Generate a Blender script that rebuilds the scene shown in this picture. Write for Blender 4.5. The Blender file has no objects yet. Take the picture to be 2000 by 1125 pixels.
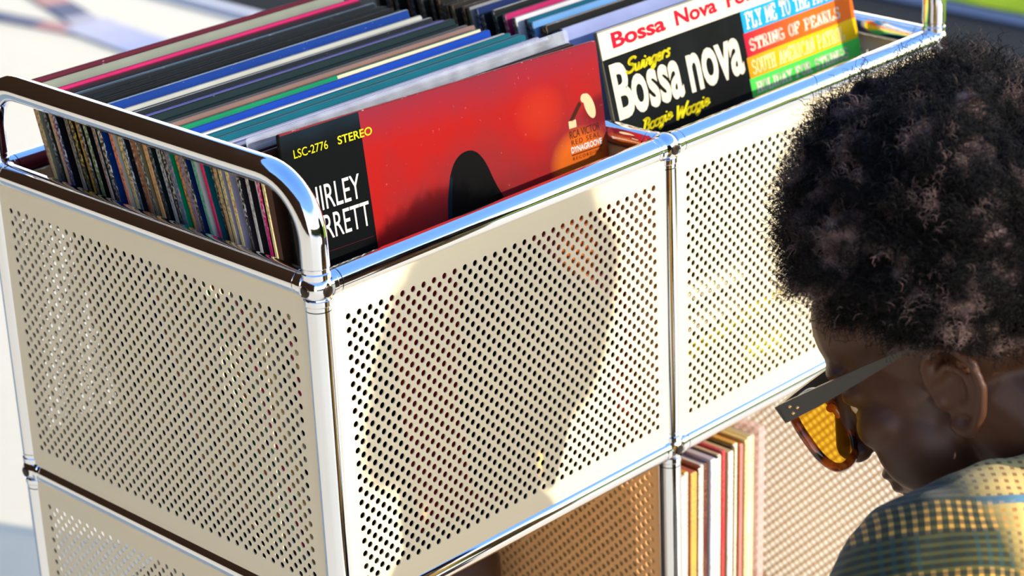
import bpy, bmesh, math, random
import numpy as np
from mathutils import Vector, Matrix
random.seed(7); rng = np.random.default_rng(7)
SC = bpy.context.scene
COL = SC.collection
Z0 = 0.72                                   # height of the cart's top rails above the floor
R90 = math.radians(90)

# ------------------------------------------------------------------ camera
cam_d = bpy.data.cameras.new('camera'); cam = bpy.data.objects.new('camera', cam_d); COL.objects.link(cam)
C_POS = Vector((-0.93002, -1.11362, 0.59817 + Z0))
FW = Vector((0.65160, 0.65303, -0.38596)).normalized()
DN = Vector((-0.30303, -0.24236, -0.92165)); DN = (DN - FW * DN.dot(FW)).normalized()
RT = DN.cross(FW)
cam.matrix_world = Matrix(((RT.x, -DN.x, -FW.x, C_POS.x), (RT.y, -DN.y, -FW.y, C_POS.y), (RT.z, -DN.z, -FW.z, C_POS.z), (0, 0, 0, 1)))
cam_d.sensor_width = 36; cam_d.lens = 4637.4 * 36 / 2000
cam_d.clip_start = 0.05; cam_d.clip_end = 200
cam_d.dof.use_dof = True; cam_d.dof.focus_distance = 1.66; cam_d.dof.aperture_fstop = 8.0
SC.camera = cam

# ------------------------------------------------------------------ world, sun, exposure
SC.view_settings.view_transform = 'Standard'; SC.view_settings.look = 'None'
SC.view_settings.exposure = 0.90; SC.view_settings.gamma = 1.0
W = bpy.data.worlds.new('sky'); SC.world = W; W.use_nodes = True
nt = W.node_tree; nt.nodes.clear()
wo = nt.nodes.new('ShaderNodeOutputWorld'); bg = nt.nodes.new('ShaderNodeBackground')
tc = nt.nodes.new('ShaderNodeTexCoord'); sx = nt.nodes.new('ShaderNodeSeparateXYZ'); rp = nt.nodes.new('ShaderNodeValToRGB')
nt.links.new(tc.outputs['Generated'], sx.inputs[0]); nt.links.new(sx.outputs[2], rp.inputs[0])
cr = rp.color_ramp; cr.elements[0].position = 0.0; cr.elements[0].color = (1.30, 1.12, 0.90, 1)
cr.elements[1].position = 1.0; cr.elements[1].color = (0.04, 0.10, 0.25, 1)
e = cr.elements.new(0.17); e.color = (1.15, 1.05, 0.92, 1)
e = cr.elements.new(0.32); e.color = (0.42, 0.50, 0.60, 1)
e = cr.elements.new(0.50); e.color = (0.075, 0.155, 0.34, 1)
nt.links.new(rp.outputs[0], bg.inputs[0]); bg.inputs[1].default_value = 2.35
nt.links.new(bg.outputs[0], wo.inputs[0])

SUN_EL = math.radians(21)
sun_dir = Vector((-0.395 * math.cos(SUN_EL), 0.919 * math.cos(SUN_EL), -math.sin(SUN_EL)))
sd = bpy.data.lights.new('sun', 'SUN'); sd.energy = 3.2; sd.angle = math.radians(0.8); sd.color = (1.0, 0.92, 0.80)
so = bpy.data.objects.new('sun', sd); COL.objects.link(so)
so.rotation_euler = sun_dir.to_track_quat('-Z', 'Y').to_euler(); so.location = (5, -3, 4)

# ------------------------------------------------------------------ helpers
def lin(c):
    o = []
    for v in c[:3]:
        v = v / 255.0
        o.append(v / 12.92 if v <= 0.04045 else ((v + 0.055) / 1.055) ** 2.4)
    return (*o, 1.0)

class NT:
    """small wrapper for building node materials"""
    def __init__(self, name):
        self.m = bpy.data.materials.new(name); self.m.use_nodes = True
        self.t = self.m.node_tree; self.t.nodes.clear()
        self.out = self.t.nodes.new('ShaderNodeOutputMaterial')
    def n(self, typ, **kw):
        nd = self.t.nodes.new(typ)
        for k, v in kw.items():
            if k.startswith('i_'):
                nd.inputs[k[2:].replace('_', ' ')].default_value = v
            else:
                setattr(nd, k, v)
        return nd
    def l(self, a, b): self.t.links.new(a, b)
    def bsdf(self, rough=0.5, metal=0.0, spec=0.5):
        b = self.n('ShaderNodeBsdfPrincipled')
        b.inputs['Roughness'].default_value = rough; b.inputs['Metallic'].default_value = metal
        b.inputs['Specular IOR Level'].default_value = spec
        self.l(b.outputs[0], self.out.inputs[0]); return b
    def mix(self, fac, a, b):
        m = self.n('ShaderNodeMix', data_type='RGBA')
        for sock, v in ((m.inputs[0], fac), (m.inputs[6], a), (m.inputs[7], b)):
            if hasattr(v, 'links') or isinstance(v, bpy.types.NodeSocket): self.l(v, sock)
            else: sock.default_value = v
        return m.outputs[2]
    def math(self, op, a, b=0.0, clamp=False):
        m = self.n('ShaderNodeMath', operation=op); m.use_clamp = clamp
        for sock, v in ((m.inputs[0], a), (m.inputs[1], b)):
            if isinstance(v, bpy.types.NodeSocket): self.l(v, sock)
            else: sock.default_value = v
        return m.outputs[0]
    def noise(self, scale, detail=3, coord=None, mapscale=None, rough=0.5):
        n = self.n('ShaderNodeTexNoise'); n.inputs['Scale'].default_value = scale
        n.inputs['Detail'].default_value = detail; n.inputs['Roughness'].default_value = rough
        c = self.n('ShaderNodeTexCoord').outputs['Object'] if coord is None else coord
        if mapscale:
            mp = self.n('ShaderNodeMapping'); mp.inputs['Scale'].default_value = mapscale
            self.l(c, mp.inputs[0]); c = mp.outputs[0]
        self.l(c, n.inputs['Vector']); return n.outputs['Fac']
    def ramp(self, fac, stops):
        r = self.n('ShaderNodeValToRGB'); el = r.color_ramp.elements
        el[0].position, el[0].color = stops[0]; el[1].position, el[1].color = stops[-1]
        for p, c in stops[1:-1]:
            q = el.new(p); q.color = c
        self.l(fac, r.inputs[0]); return r.outputs[0]
    def bump(self, b, h, strength=0.2, dist=0.001):
        bp = self.n('ShaderNodeBump'); bp.inputs['Strength'].default_value = strength; bp.inputs['Distance'].default_value = dist
        self.l(h, bp.inputs['Height']); self.l(bp.outputs[0], b.inputs['Normal'])

def ink(rgb):
    c = lin(rgb); return tuple(0.68 * v ** 1.26 for v in c[:3]) + (1.0,)
_cache = {}
def plain(rgb, rough=0.55, metal=0.0, spec=0.4):
    k = ('p', tuple(rgb), rough, metal, spec)
    if k not in _cache:
        t = NT('paint'); b = t.bsdf(rough, metal, spec)
        f = t.noise(60, 3)
        c = lin(rgb); d = tuple(min(1, x * 1.12) for x in c[:3]) + (1,); dk = tuple(x * 0.9 for x in c[:3]) + (1,)
        t.l(t.mix(f, dk, d), b.inputs['Base Color']); _cache[k] = t.m
    return _cache[k]
def card(rgb, wear=0.0, wearcol=(215, 210, 200), rough=0.55):
    """printed card with scuffs"""
    k = ('c', tuple(rgb), wear, tuple(wearcol))
    if k not in _cache:
        t = NT('printed_card'); b = t.bsdf(rough, 0, 0.05)
        f = t.noise(28, 4); c = ink(rgb)
        d = tuple(min(1, x * 1.2) for x in c[:3]) + (1,); dk = tuple(x * 0.82 for x in c[:3]) + (1,)
        base = t.mix(f, dk, d)
        if wear > 0:
            w = t.noise(420, 4, mapscale=(0.3, 1, 1), rough=0.65)
            base = t.mix(t.ramp(w, [(0.70 - wear * 0.17, (0, 0, 0, 1)), (0.78 - wear * 0.17, (1, 1, 1, 1))]), base, ink(wearcol))
        t.l(base, b.inputs['Base Color']); _cache[k] = t.m
    return _cache[k]
def spine_mat(rgb, print_rgb, amount):
    k = ('s', tuple(rgb), tuple(print_rgb), amount)
    if k not in _cache:
        t = NT('printed_spine'); b = t.bsdf(0.5, 0, 0.15)
        f = t.noise(40, 3, mapscale=(1, 1, 0.25)); c = lin(rgb)
        base = t.mix(f, tuple(x * .7 for x in c[:3]) + (1,), tuple(min(1, x * 1.25) for x in c[:3]) + (1,))
        w = t.noise(900, 2, mapscale=(1, 1, 0.38), rough=0.6)
        g = t.noise(11, 1, mapscale=(.2, .2, 1))
        m = t.math('MULTIPLY', t.ramp(w, [(0.50, (0, 0, 0, 1)), (0.56, (1, 1, 1, 1))]), t.ramp(g, [(0.44, (0, 0, 0, 1)), (0.5, (amount,) * 3 + (1,))]))
        base = t.mix(m, base, lin(print_rgb))
        t.l(base, b.inputs['Base Color']); _cache[k] = t.m
    return _cache[k]

t = NT('chrome'); b = t.bsdf(0.05, 1.0); t.l(t.mix(t.noise(9, 2), (0.82, 0.82, 0.83, 1), (0.92, 0.92, 0.93, 1)), b.inputs['Base Color'])
t.l(t.ramp(t.noise(55, 4), [(0.4, (0.035,) * 3 + (1,)), (0.75, (0.10,) * 3 + (1,))]), b.inputs['Roughness'])
CHROME = t.m
t = NT('beige_powder_coat'); b = t.bsdf(0.34, 0, 0.5)
t.l(t.mix(t.noise(5, 3), lin((227, 208, 168)), lin((235, 218, 181))), b.inputs['Base Color'])
t.bump(b, t.noise(900, 2), 0.06, 0.0004)
BEIGE = t.m
DARK = plain((22, 22, 22), 0.6)
RUBBER = plain((28, 28, 30), 0.7)

def setp(o, label=None, cat=None, group=None, kind=None):
    if label: o['label'] = label
    if cat: o['category'] = cat
    if group: o['group'] = group
    if kind: o['kind'] = kind
    return o
def empty(name, loc, label=None, cat=None, group=None):
    o = bpy.data.objects.new(name, None); COL.objects.link(o); o.location = loc; o.empty_display_size = 0.05
    return setp(o, label, cat, group)
def world_of(o):
    M = Matrix.Identity(4)
    while o is not None:
        M = o.matrix_basis @ M; o = o.parent
    return M
def mesh_obj(name, verts, faces, mats, parent=None, fmat=None, smooth=False, sharp=None):
    me = bpy.data.meshes.new(name); me.from_pydata([tuple(v) for v in verts], [], [tuple(f) for f in faces])
    for m in (mats if isinstance(mats, (list, tuple)) else [mats]): me.materials.append(m)
    if fmat is not None: me.polygons.foreach_set('material_index', np.array(fmat, dtype=np.int32))
    if smooth:
        me.polygons.foreach_set('use_smooth', np.ones(len(me.polygons), dtype=bool))
        if sharp: me.set_sharp_from_angle(angle=math.radians(sharp))
    me.update()
    o = bpy.data.objects.new(name, me); COL.objects.link(o)
    if parent is not None:
        o.parent = parent; o.matrix_basis = world_of(parent).inverted()   # vertices are given in world space
    return o
class MB:
    def __init__(s): s.v = []; s.f = []; s.m = []
    def add(s, vs, fs, mi=0):
        k = len(s.v); s.v += [tuple(p) for p in vs]
        for f in fs: s.f.append(tuple(i + k for i in f)); s.m.append(mi)
    def box(s, lo, hi, mi=0):
        x0, y0, z0 = lo; x1, y1, z1 = hi
        s.add([(x0, y0, z0), (x1, y0, z0), (x1, y1, z0), (x0, y1, z0), (x0, y0, z1), (x1, y0, z1), (x1, y1, z1), (x0, y1, z1)],
              [(0, 3, 2, 1), (4, 5, 6, 7), (0, 1, 5, 4), (1, 2, 6, 5), (2, 3, 7, 6), (3, 0, 4, 7)], mi)
    def tube(s, pts, r, seg=28, caps=True, mi=0):
        pts = [Vector(p) for p in pts]; n = len(pts)
        rr = r if isinstance(r, (list, tuple)) else [r] * n
        T = []
        for i in range(n):
            a = pts[max(0, i - 1)]; b = pts[min(n - 1, i + 1)]; T.append((b - a).normalized())
        up = Vector((0, 0, 1)) if abs(T[0].z) < 0.9 else Vector((1, 0, 0))
        N = (up - T[0] * up.dot(T[0])).normalized(); rings = []
        for i in range(n):
            N = (N - T[i] * N.dot(T[i])).normalized(); B = T[i].cross(N)
            rings.append([pts[i] + (N * math.cos(2 * math.pi * k / seg) + B * math.sin(2 * math.pi * k / seg)) * rr[i] for k in range(seg)])
        vs = [p for rg in rings for p in rg]; fs = []
        for i in range(n - 1):
            for k in range(seg):
                fs.append((i * seg + k, i * seg + (k + 1) % seg, (i + 1) * seg + (k + 1) % seg, (i + 1) * seg + k))
        if caps:
            fs.append(tuple(range(seg))[::-1]); fs.append(tuple((n - 1) * seg + k for k in range(seg)))
        s.add(vs, fs, mi)
    def ball(s, c, r, seg=28, rings=16, mi=0):
        rx, ry, rz = r if isinstance(r, (tuple, list)) else (r, r, r)
        vs = []; fs = []
        for i in range(rings + 1):
            th = math.pi * i / rings
            for k in range(seg):
                ph = 2 * math.pi * k / seg
                vs.append((c[0] + rx * math.sin(th) * math.cos(ph), c[1] + ry * math.sin(th) * math.sin(ph), c[2] + rz * math.cos(th)))
        for i in range(rings):
            for k in range(seg):
                fs.append((i * seg + k, (i + 1) * seg + k, (i + 1) * seg + (k + 1) % seg, i * seg + (k + 1) % seg))
        s.add(vs, fs, mi)
    def obj(s, name, mats, parent=None, smooth=True, sharp=40):
        return mesh_obj(name, s.v, s.f, mats, parent, s.m, smooth, sharp)

def bevel_box_obj(name, lo, hi, mat, parent, bev=0.004, seg=3):
    m = MB(); m.box(lo, hi); o = m.obj(name, mat, parent, smooth=False)
    bm = bmesh.new(); bm.from_mesh(o.data)
    bmesh.ops.bevel(bm, geom=bm.edges[:], offset=bev, segments=seg, profile=0.5, affect='EDGES')
    bm.to_mesh(o.data); bm.free()
    o.data.polygons.foreach_set('use_smooth', np.ones(len(o.data.polygons), dtype=bool)); o.data.set_sharp_from_angle(angle=math.radians(35))
    return o

# ------------------------------------------------------------------ the setting
t = NT('cream_concrete'); b = t.bsdf(0.55, 0, 0.35)
f = t.noise(1.4, 5); g = t.noise(30, 3)
t.l(t.mix(t.math('MULTIPLY', g, 0.35), t.mix(f, lin((236, 219, 182)), lin((247, 233, 202))), lin((218, 202, 168))), b.inputs['Base Color'])
FLOOR_M = t.m
m = MB(); m.box((-12, -14, -0.2), (1.945, 3.62, 0.0)); setp(m.obj('floor', FLOOR_M, smooth=False), kind='structure')
m = MB(); m.box((1.945, -14, -0.2), (2.000, 3.62, 0.006)); m.box((1.965, -14, 0.006), (1.978, 3.62, 0.011))
setp(m.obj('trim_1', plain((176, 178, 190), 0.35, 0.6), smooth=False), kind='structure')
m = MB(); m.box((2.000, -14, -0.2), (2.85, 14, -0.012)); setp(m.obj('asphalt', plain((34, 36, 36), 0.9, 0, 0.1), smooth=False), kind='structure')
m = MB(); m.box((2.85, -14, -0.2), (2.905, 14, -0.006)); setp(m.obj('curb', plain((74, 88, 112), 0.9, 0, .1), smooth=False), kind='structure')
t = NT('lawn_green'); b = t.bsdf(0.9, 0, 0.1)
t.l(t.mix(t.noise(14, 5), lin((92, 128, 8)), lin((168, 190, 24))), b.inputs['Base Color']); t.bump(b, t.noise(220, 3), 0.6, 0.02)
m = MB(); m.box((2.905, -14, -0.2), (14, 14, -0.002)); setp(m.obj('lawn', t.m, smooth=False), kind='structure')
t = NT('dark_timber'); b = t.bsdf(0.9, 0, 0.0)
wv = t.n('ShaderNodeTexWave'); wv.inputs['Scale'].default_value = 2.6; wv.inputs['Distortion'].default_value = 2.0
t.l(t.n('ShaderNodeTexCoord').outputs['Object'], wv.inputs[0])
t.l(t.mix(wv.outputs['Fac'], lin((22, 15, 11)), lin((36, 25, 17))), b.inputs['Base Color'])
m = MB(); m.box((-5, 3.62, 0), (1.945, 3.80, 4.6)); setp(m.obj('wall_back', t.m, smooth=False), kind='structure')
m = MB(); m.box((-5.2, -3.0, 0), (-5.0, 3.80, 4.6)); setp(m.obj('wall_left', t.m, smooth=False), kind='structure')

t = NT('hedge_green'); b = t.bsdf(0.9, 0, 0.05); t.l(t.mix(t.noise(6, 4), lin((26, 30, 16)), lin((46, 52, 26))), b.inputs['Base Color'])
m = MB(); m.box((-12, -12.6, 0), (14, -11.8, 1.9)); setp(m.obj('hedge', t.m, smooth=False), kind='structure')

# shadow bands on the floor far behind the cart, added as flat coloured strips
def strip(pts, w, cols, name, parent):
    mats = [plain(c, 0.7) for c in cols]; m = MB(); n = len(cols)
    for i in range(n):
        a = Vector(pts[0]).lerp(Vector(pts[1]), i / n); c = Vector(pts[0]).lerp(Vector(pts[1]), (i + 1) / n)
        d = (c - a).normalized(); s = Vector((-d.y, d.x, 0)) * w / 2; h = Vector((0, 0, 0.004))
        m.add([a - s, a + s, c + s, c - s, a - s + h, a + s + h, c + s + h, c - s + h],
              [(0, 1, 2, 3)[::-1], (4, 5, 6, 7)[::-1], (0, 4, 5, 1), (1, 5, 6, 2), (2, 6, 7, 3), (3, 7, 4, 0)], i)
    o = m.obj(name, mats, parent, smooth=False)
st = empty('painted_shadow_bands', (1.70, 2.70, 0.0), 'forked blue-grey and salmon painted shadow bands on the pale floor behind the cart', 'shadow band')
strip([(1.640, 3.10, 0), (1.712, 2.62, 0)], 0.045, [(98, 102, 118), (92, 96, 116), (110, 110, 124), (196, 140, 126), (98, 102, 118)], 'shadow_band_arm', st)
strip([(1.845, 3.10, 0), (1.735, 2.70, 0)], 0.060, [(206, 150, 130), (202, 146, 130), (98, 100, 118), (186, 176, 176)], 'shadow_band_arm', st)
strip([(1.735, 2.74, 0.001), (1.712, 2.46, 0.001)], 0.10, [(200, 194, 198), (190, 186, 196), (176, 178, 198)], 'shadow_band_tail', st)

# ------------------------------------------------------------------ the record cart
CW, CD, H1, H2 = 0.35, 0.365, 0.252, 0.363
TR, OFF = 0.0093, 0.006
ZT, ZM, ZB = Z0, Z0 - H1, Z0 - H1 - H2
cart = empty('record_cart', (CW, CD / 2, 0), 'chrome tube record cart with cream perforated panels holding rows of LPs', 'record cart')
XS, YS, ZS = (0, CW, 2 * CW), (0, CD), (ZT, ZM, ZB)
def rail(a, b):
    m = MB(); a, b = Vector(a), Vector(b); d = (b - a).normalized()
    m.tube([a + d * 0.0155, b - d * 0.0155], TR); m.obj('rail', CHROME, cart)
for z in ZS:
    for y in YS:
        for i in (0, 1): rail((XS[i], y, z), (XS[i + 1], y, z))
    for x in XS: rail((x, 0, z), (x, CD, z))
for x in XS:
    for y in YS:
        for za, zb in ((ZT, ZM), (ZM, ZB)):
            m = MB(); m.tube([(x, y, za - 0.0155), (x, y, zb + 0.0155)], TR); m.obj('post', CHROME, cart)
for xi, x in enumerate(XS):
    for yi, y in enumerate(YS):
        for zi, z in enumerate(ZS):
            m = MB(); m.ball((x, y, z), 0.0112)
            dirs = []
            if xi > 0: dirs.append((-1, 0, 0))
            if xi < 2: dirs.append((1, 0, 0))
            dirs.append((0, 1 if yi == 0 else -1, 0))
            if zi > 0 or xi != 1: dirs.append((0, 0, 1))
            if zi < 2: dirs.append((0, 0, -1))
            for d in dirs:
                d = Vector(d); c = Vector((x, y, z))
                m.tube([c + d * 0.0075, c + d * 0.0112, c + d * 0.0120, c + d * 0.0148, c + d * 0.0156], [0.0099, 0.0099, 0.0092, 0.0092, 0.0075])
            jb = m.obj('ball_joint', CHROME, cart)
            for d in ([(-1, 0, 0)] if xi == 0 else []) + ([(1, 0, 0)] if xi == 2 else []) + [(0, -1 if yi == 0 else 1, 0)]:
                s = MB(); d = Vector(d); c = Vector((x, y, z))
                s.tube([c + d * 0.0085, c + d * 0.0113, c + d * 0.0116], [0.0040, 0.0040, 0.0034], 20)
                s.obj('screw', plain((60, 50, 42), 0.3, 0.8), jb)
# side handles: a bent tube above each end
HZ, HR = 0.073, 0.042
for x in (0, 2 * CW):
    pts = [(x, 0, ZT + 0.0155)]
    for k in range(13):
        a = math.pi / 2 * k / 12; pts.append((x, HR - HR * math.cos(a), ZT + HZ - HR + HR * math.sin(a)))
    for k in range(13):
        a = math.pi / 2 * (1 - k / 12); pts.append((x, CD - HR + HR * math.cos(a), ZT + HZ - HR + HR * math.sin(a)))
    pts.append((x, CD, ZT + 0.0155))
    m = MB(); m.tube(pts, 0.0098, 32); m.obj('handle', CHROME, cart)

_perf = {}
def perf_mesh(w, h):
    """perforated sheet in local (u, v), staggered round holes on a 10 mm pitch, 1 mm thick"""
    k = (round(w, 4), round(h, 4))
    if k in _perf: return _perf[k]
    r = 0.00238; nc = int((w - 0.019) / 0.005); u0 = (w - nc * 0.005) / 2
    nr = int((h - 0.020) / 0.010); v0 = (h - nr * 0.010) / 2
    V = []; Fs = []; idx = {}
    def vid(u, v):
        kk = (round(u, 5), round(v, 5))
        if kk not in idx: idx[kk] = len(V); V.append((u, v))
        return idx[kk]
    for c in range(nc):
        ua = u0 + c * 0.005; ub = ua + 0.005; odd = c % 2
        n = nr - odd; va = v0 + 0.005 * odd
        for j in range(n):
            a = va + 0.010 * j; um, vm = ua + 0.0025, a + 0.005
            ring = [vid(ub, vm), vid(ub, a + 0.010), vid(ua, a + 0.010), vid(ua, vm), vid(ua, a), vid(ub, a)]
            circ = []
            for q in range(12):
                an = 2 * math.pi * q / 12; V.append((um + r * math.cos(an), vm + r * math.sin(an))); circ.append(len(V) - 1)
            for q in range(6):
                Fs.append((ring[q], ring[(q + 1) % 6], circ[(2 * q + 2) % 12], circ[2 * q + 1], circ[2 * q]))
        Fs.append((vid(ua, 0), vid(ub, 0), vid(ub, va), vid(ua, va)))
        top = va + 0.010 * n
        Fs.append((vid(ua, top), vid(ub, top), vid(ub, h), vid(ua, h)))
    for ua, ub in ((0, u0), (u0 + nc * 0.005, w)):
        Fs.append((vid(ua, 0), vid(ub, 0), vid(ub, h), vid(ua, h)))
    _perf[k] = (V, Fs); return _perf[k]
_pm = {}
def perf_panel(name, origin, ua, va, w, h, label=None, mat=None):
    """origin corner, unit vectors ua and va in world space"""
    mat = mat or BEIGE; key = (round(w, 4), round(h, 4), mat.name)
    if key not in _pm:
        V, Fs = perf_mesh(w, h)
        me = bpy.data.meshes.new('perforated_panel'); me.from_pydata([(p[0], p[1], 0) for p in V], [], Fs); me.materials.append(mat)
        _pm[key] = me
    o = bpy.data.objects.new(name, _pm[key]); COL.objects.link(o); o.parent = cart
    u, v = Vector(ua), Vector(va); nrm = u.cross(v)
    M = Matrix((u, v, nrm)).transposed().to_4x4(); M.translation = Vector(origin)
    o.matrix_basis = world_of(cart).inverted() @ M
    md = o.modifiers.new('thickness', 'SOLIDIFY'); md.thickness = 0.001; md.offset = -1
    if label: o['label'] = label
    return o
t = NT('bounce_tinted_coat'); b = t.bsdf(0.4, 0, 0.4); t.l(t.mix(t.noise(5, 3), lin((252, 188, 122)), lin((255, 198, 136))), b.inputs['Base Color']); BOUNCE_COAT = t.m  # warm bounce light inside the bay put into the divider's colour
G = 0.0066
h1, h2 = H1 - 2 * G, H2 - 2 * G
for i in (0, 1):
    perf_panel('front_panel', (XS[i] + G, -OFF, ZM + G), (1, 0, 0), (0, 0, 1), CW - 2 * G, h1)
    perf_panel('back_panel', (XS[i + 1] - G, CD + OFF, ZM + G), (-1, 0, 0), (0, 0, 1), CW - 2 * G, h1)
for zlo, hh in ((ZM, h1), (ZB, h2)):
    perf_panel('side_panel', (-OFF, CD - G, zlo + G), (0, -1, 0), (0, 0, 1), CD - 2 * G, hh)
    perf_panel('side_panel', (2 * CW + OFF, G, zlo + G), (0, 1, 0), (0, 0, 1), CD - 2 * G, hh)
    perf_panel('divider_panel', (CW, CD - G, zlo + G), (0, -1, 0), (0, 0, 1), CD - 2 * G, hh, 'perforated divider with warm bounce light painted into its colour', BOUNCE_COAT)
for z in (ZM, ZB):
    for i in (0, 1):
        bevel_box_obj('shelf', (XS[i] + 0.0095, 0.0095, z - 0.002), (XS[i + 1] - 0.0095, CD - 0.0095, z + 0.009), BEIGE, cart, 0.002, 2)
for x in (0.0, 0.7):
    for y in (0.0, CD):
        m = MB(); m.tube([(x, y, ZB - 0.011), (x, y, 0.074)], 0.007, 16); m.box((x - 0.014, y - 0.013, 0.05), (x + 0.014, y + 0.013, 0.078))
        cs = m.obj('caster', CHROME, cart)
        wm = MB(); wm.tube([(x - 0.010, y, 0.031), (x - 0.008, y, 0.031), (x + 0.008, y, 0.031), (x + 0.010, y, 0.031)], [0.027, 0.031, 0.031, 0.027], 28)
        wm.obj('wheel', RUBBER, cs)
BASE = Z0 - 0.236                       # height at which the records of the top bins stand
for i in (0, 1):
    m = MB(); m.box((XS[i] + 0.012, 0.012, ZM + 0.009), (XS[i + 1] - 0.012, CD - 0.012, BASE)); m.obj('bin_mat', RUBBER, cart, smooth=False)

# ------------------------------------------------------------------ lettering helpers
_tx = {}
def text_geo(body, bold=0.0, shear=0.0, spacing=1.0):
    k = (body, bold, shear, spacing)
    if k in _tx: return _tx[k]
    cu = bpy.data.curves.new('lettering', 'FONT'); cu.body = body; cu.offset = bold; cu.shear = shear; cu.space_character = spacing
    cu.resolution_u = 4
    o = bpy.data.objects.new('lettering', cu); COL.objects.link(o)
    dg = bpy.context.evaluated_depsgraph_get(); me = o.evaluated_get(dg).to_mesh()
    v = np.array([(p.co.x, p.co.y) for p in me.vertices]); f = [tuple(p.vertices) for p in me.polygons]
    o.evaluated_get(dg).to_mesh_clear(); bpy.data.objects.remove(o); bpy.data.curves.remove(cu)
    lo, hi = v.min(0), v.max(0); v = (v - lo) / (hi - lo)
    _tx[k] = (v, f); return _tx[k]
def arc(cx, cy, rx, ry, a0, a1, n=14):
    return [(cx + rx * math.cos(math.radians(a0 + (a1 - a0) * i / n)), cy + ry * math.sin(math.radians(a0 + (a1 - a0) * i / n))) for i in range(n + 1)]
SLAB = {
 'F': [[(.2, 0), (.2, 1)], [(.08, 1), (.85, 1), (.85, .72)], [(.2, .52), (.62, .52)]],
 'L': [[(.2, 0), (.2, 1)], [(.08, 0), (.88, 0), (.88, .32)]],
 'Y': [[(.5, 0), (.5, .45)], [(.5, .45), (.12, 1)], [(.5, .45), (.88, 1)]],
 'M': [[(.12, 0), (.12, 1)], [(.12, 1), (.5, .25)], [(.5, .25), (.88, 1)], [(.88, 1), (.88, 0)]],
 'E': [[(.2, 0), (.2, 1)], [(.08, 1), (.85, 1), (.85, .74)], [(.2, .52), (.62, .52)], [(.08, 0), (.88, 0), (.88, .28)]],
 'T': [[(.5, 0), (.5, 1)], [(.08, .72), (.08, 1), (.92, 1), (.92, .72)]],
 'O': [arc(.5, .5, .4, .5, 0, 360, 24)],
 'H': [[(.18, 0), (.18, 1)], [(.82, 0), (.82, 1)], [(.18, .5), (.82, .5)]],
 'S': [arc(.5, .75, .34, .25, 20, 270, 12) + arc(.5, .25, .36, .25, 90, -160, 12)],
 'R': [[(.2, 0), (.2, 1)], [(.08, 1), (.55, 1)] + arc(.55, .76, .27, .24, 90, -90, 10) + [(.2, .52)], [(.5, .52), (.88, 0)]],
 'I': [[(.5, 0), (.5, 1)]],
 'N': [[(.15, 0), (.15, 1)], [(.15, 1), (.85, 0)], [(.85, 0), (.85, 1)]],
 'G': [arc(.52, .5, .4, .5, 50, 330, 20), [(.6, .45), (.9, .45), (.9, .05)]],
 'P': [[(.2, 0), (.2, 1)], [(.08, 1), (.55, 1)] + arc(.55, .74, .28, .26, 90, -90, 10) + [(.2, .48)]],
 'A': [[(.12, 0), (.5, 1)], [(.5, 1), (.88, 0)], [(.28, .36), (.72, .36)]],
 'U': [[(.17, 1), (.17, .3)] + arc(.5, .3, .33, .3, 180, 360, 12) + [(.83, 1)]],
 'C': [arc(.53, .5, .4, .5, 50, 310, 20), [(.82, .72), (.82, 1)]],
 'D': [[(.18, 0), (.18, 1)], [(.06, 1), (.45, 1)] + arc(.45, .5, .4, .5, 90, -90, 14) + [(.06, 0)]],
}
SCRIPT = {   # brush-script letters, one or more pen strokes; x advance last
 'S': ([arc(.55, .80, .30, .22, 30, 250, 12) + arc(.36, .34, .34, .26, 70, -150, 12)], .80),
 'B': ([[(.30, 0), (.46, 1.0)], arc(.45, .76, .30, .24, 130, -80, 12) + arc(.42, .28, .34, .26, 80, -140, 14)], .86),
 'W': ([[(.12, 1.0), (.16, .02), (.50, .80), (.56, .02), (.98, 1.02)]], .92),
 'w': ([[(0, .50), (.06, .06), (.26, .06), (.32, .48)], [(.32, .46), (.36, .06), (.54, .08), (.62, .50), (.72, .46)]], .70),
 'i': ([[(.06, .50), (.02, .10), (.12, .02), (.26, .14)], [(.12, .70), (.14, .74)]], .26),
 'n': ([[(0, .04), (.06, .50)], [(.04, .32), (.22, .50), (.32, .44), (.26, .10), (.36, .02), (.46, .14)]], .46),
 'g': ([arc(.22, .28, .19, .22, 60, 420, 14), [(.40, .50), (.30, -.22), (.14, -.36), (.02, -.22), (.24, -.02), (.50, .16)]], .48),
 'e': ([[(.02, .22), (.30, .34)] + arc(.20, .27, .18, .24, 20, 310, 14) + [(.46, .18)]], .42),
 'r': ([[(0, .04), (.08, .50)], [(.06, .36), (.20, .52), (.34, .46)]], .36),
 's': ([[(.30, .50), (.16, .54), (.08, .42), (.26, .22), (.22, .05), (.02, .04)]], .36),
 'o': ([arc(.21, .27, .20, .25, 100, 460, 16), [(.22, .52), (.46, .46)]], .42),
}
def stroke_geo(polys, pen, serif=0.0):
    """thick polylines as flat quads, optional slab serifs on vertical ends; returns verts, faces"""
    V = []; F = []
    def quad(a, b, w):
        d = np.array(b) - np.array(a); L = np.linalg.norm(d)
        if L < 1e-6: return
        d = d / L; n = np.array((-d[1], d[0])) * w / 2; k = len(V); e = d * w * 0.22
        V.extend([tuple(np.array(a) - n - e), tuple(np.array(b) - n + e), tuple(np.array(b) + n + e), tuple(np.array(a) + n - e)]); F.append((k, k + 1, k + 2, k + 3))
    for pl in polys:
        for a, b in zip(pl[:-1], pl[1:]): quad(a, b, pen)
        if serif:
            for e, q in ((pl[0], pl[1]), (pl[-1], pl[-2])):
                if abs(e[1] - q[1]) > 0.35 and (e[1] < 0.02 or e[1] > 0.98):
                    quad((e[0] - serif, e[1]), (e[0] + serif, e[1]), pen * 0.62)
    return V, F
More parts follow.
